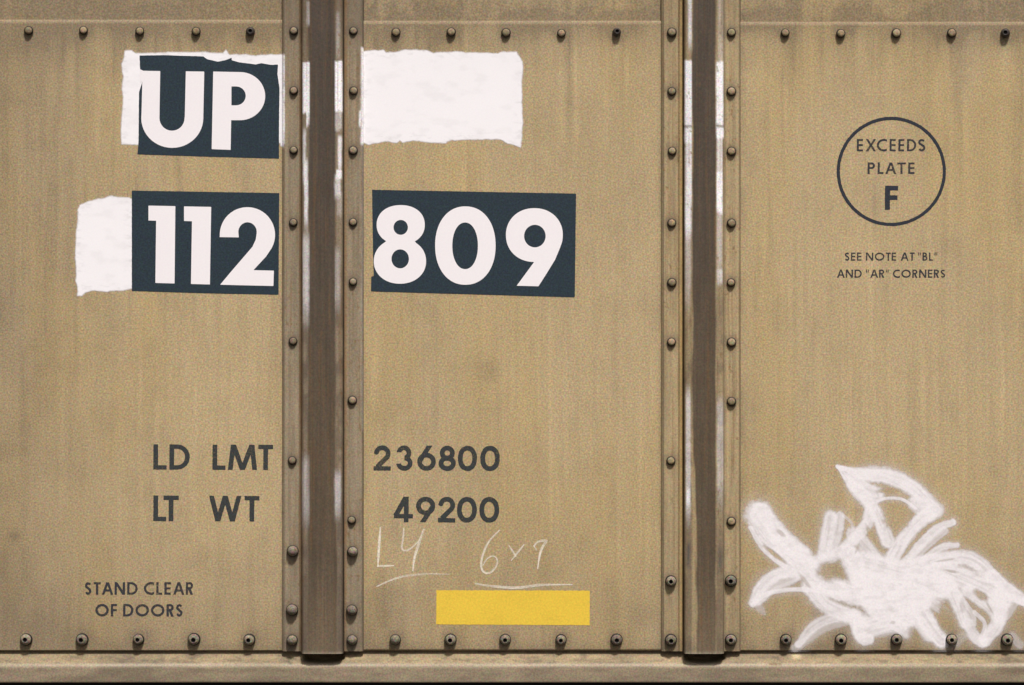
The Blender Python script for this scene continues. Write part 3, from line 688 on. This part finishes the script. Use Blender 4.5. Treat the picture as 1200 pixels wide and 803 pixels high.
SPR = [([(80,235),(130,310),(210,385),(280,440),(350,490)], 76, .97, (1,.7)), ([(95,225),(150,300),(230,370)], 50, .9, (1,1)), ([(55,280),(95,345),(150,395),(210,430)], 15, .85, (.8,1)),
       ([(215,425),(150,432),(95,470),(62,530)], 34, .92, (1,.7)), ([(200,445),(130,475),(80,520)], 34, .75, (1,1)), ([(62,535),(110,500),(200,485),(330,492)], 13, .85, (1,1)), ([(75,535),(100,565)], 22, .3, (1,.5)),
       ([(322,245),(312,300),(300,365)], 40, .88, (1,1)), ([(352,243),(345,300),(325,350)], 30, .75, (1,1)), ([(365,240),(390,262),(395,285)], 9, .5, (1,1)), ([(265,395),(330,375),(385,330),(440,270),(455,215)], 34, .9, (1,1)), ([(395,300),(430,330),(470,380)], 40, .75, (1,1)),
       ([(343,75),(385,125),(425,170),(460,210),(490,265),(512,325)], 40, .95, (.2,1)), ([(345,76),(420,98),(510,108),(590,145),(672,222)], 46, .97, (.25,1)), ([(390,110),(430,150),(470,170)], 50, .9, (.7,1)),
       ([(462,195),(510,182),(560,186),(605,215)], 9, .85, (1,1)), ([(655,225),(605,270),(560,325),(525,385)], 42, .95, (1,1)), ([(600,200),(650,240)], 40, .85, (1,1)),
       ([(728,262),(680,280),(625,330),(565,395)], 26, .88, (.8,1)), ([(700,290),(640,340),(590,390)], 24, .7, (1,1)), ([(742,338),(690,345),(625,392)], 22, .85, (.7,1)),
       ([(385,370),(420,450),(470,540)], 62, .95, (1,1)), ([(420,400),(540,430),(690,480)], 78, .96, (1,1)), ([(300,470),(430,510),(560,545)], 62, .95, (1,1)), ([(250,475),(310,540),(430,590)], 44, .9, (1,1)), ([(430,455),(520,490),(620,520)], 78, .92, (1,1)),
       ([(400,570),(425,645),(450,650)], 38, .85, (1,.8)), ([(430,620),(500,600),(570,590)], 62, .93, (1,1)), ([(470,560),(540,600),(575,625)], 40, .7, (1,1)), ([(570,470),(620,560),(660,620),(690,655)], 56, .95, (1,.8)), ([(520,470),(590,560),(650,640)], 40, .7, (1,1)),
       ([(590,405),(690,385),(790,385),(865,450)], 44, .93, (1,1)), ([(630,430),(710,470),(750,540),(770,595)], 46, .93, (1,.8)), ([(690,420),(770,450),(850,490),(890,520)], 64, .93, (1,1)), ([(730,480),(790,560),(800,600)], 14, .7, (1,1)),
       ([(780,490),(850,540),(885,580)], 40, .85, (1,1)), ([(885,500),(880,590),(835,655)], 44, .9, (1,.8)), ([(780,600),(800,640),(825,660)], 34, .8, (1,1)), ([(800,560),(835,600),(820,650)], 12, .7, (1,1)), ([(760,640),(740,660)], 30, .25, (1,1)),
       ([(860,440),(920,490),(990,540)], 36, .9, (1,.6)), ([(900,500),(960,525),(1010,545)], 26, .7, (1,.6)), ([(930,530),(905,570)], 30, .5, (1,1)),
       ([(395,572),(320,582),(262,612),(215,668)], 30, .72, (1,.7)), ([(380,590),(300,615),(235,660),(205,680)], 24, .4, (1,1)), ([(700,560),(650,520)], 30, .6, (1,1)), ([(480,520),(560,480),(640,430)], 60, .6, (1,1)), ([(925,640),(950,668)], 26, .35, (1,1))]
def sprayfn(X, Y):
    c = np.zeros_like(X)
    haze = np.zeros_like(X)
    for i, (pts, w, k, tp) in enumerate(SPR):
        q = [sp(p) for p in pts]; ww = w/2.838
        a = stroke(X, Y, q, ww*1.02, i+2, .42 if ww > 8 else .5, .22 if ww > 8 else .2, tp, 1.0)*k
        c = 1-(1-c)*(1-a)
    q = fbm(X/2.2, Y/2.2, 2)
    for i, (pts, w, k, tp) in enumerate(SPR):
        haze = np.maximum(haze, stroke(X, Y, [sp(p) for p in pts], w/2.838+7, 90+i, .9, .2, tp)*k*.26)
    hole = np.zeros_like(X)
    for (hx, hy, rx, ry, kk, *an) in ((320,425,48,34,.97), (700,580,24,50,.95), (822,505,30,15,.85,38), (725,425,24,5,.5,10), (700,388,34,4,.4,-8), (850,545,26,4,.45,60), (410,350,5,20,.35,20), (528,595,10,6,.35), (155,296,20,8,.45,40), (235,455,34,7,.4,50), (455,300,8,34,.65,-28), (136,368,44,9,.85,38), (540,245,46,50,.96), (520,158,44,9,.85), (575,362,6,34,.6,42), (600,640,18,34,.7,-25), (760,540,10,26,.3)):
        cx, cy = sp((hx, hy)); t_ = math.radians(an[0] if an else 0); ux, uy = (X-cx)*math.cos(t_)+(Y-cy)*math.sin(t_), (Y-cy)*math.cos(t_)-(X-cx)*math.sin(t_); e = (ux/(rx/2.838))**2+(uy/(ry/2.838))**2
        ang = .35*(fbm(X/4+hx, Y/4, 2)-.5)
        hole = np.maximum(hole, kk*smooth(1.3+ang, .5+ang, np.sqrt(e)))
    arcline = stroke(X, Y, [sp(p) for p in [(462,195),(510,182),(560,186),(605,215)]], 3.0, 55, .4, .2)*.85
    c = np.maximum(c*(1-hole), arcline); haze = haze*(1-hole*.6)
    c = 1-(1-c)*(1-haze)
    thin = smooth(.45, .8, fbm(X/9+X*0+40, Y/5+12, 3))
    return np.clip(c*(.93+.10*q)*(1-.10*thin), 0, 1)
sheet('graffiti', 'streaky scribble of white spray paint at the lower right', (866, 534, 1232, 764), .6, 0.0005, M_spray, sprayfn)

# --------------------------------------------------------------- ground under the car
xs = np.linspace(-60, 60, 61); X, Y = np.meshgrid(xs, xs)
me = grid_mesh('ground', np.stack([X, Y, 0*X], -1)[:, ::-1], None)
g = link('ground', me, M_ground); g['kind'] = 'structure'
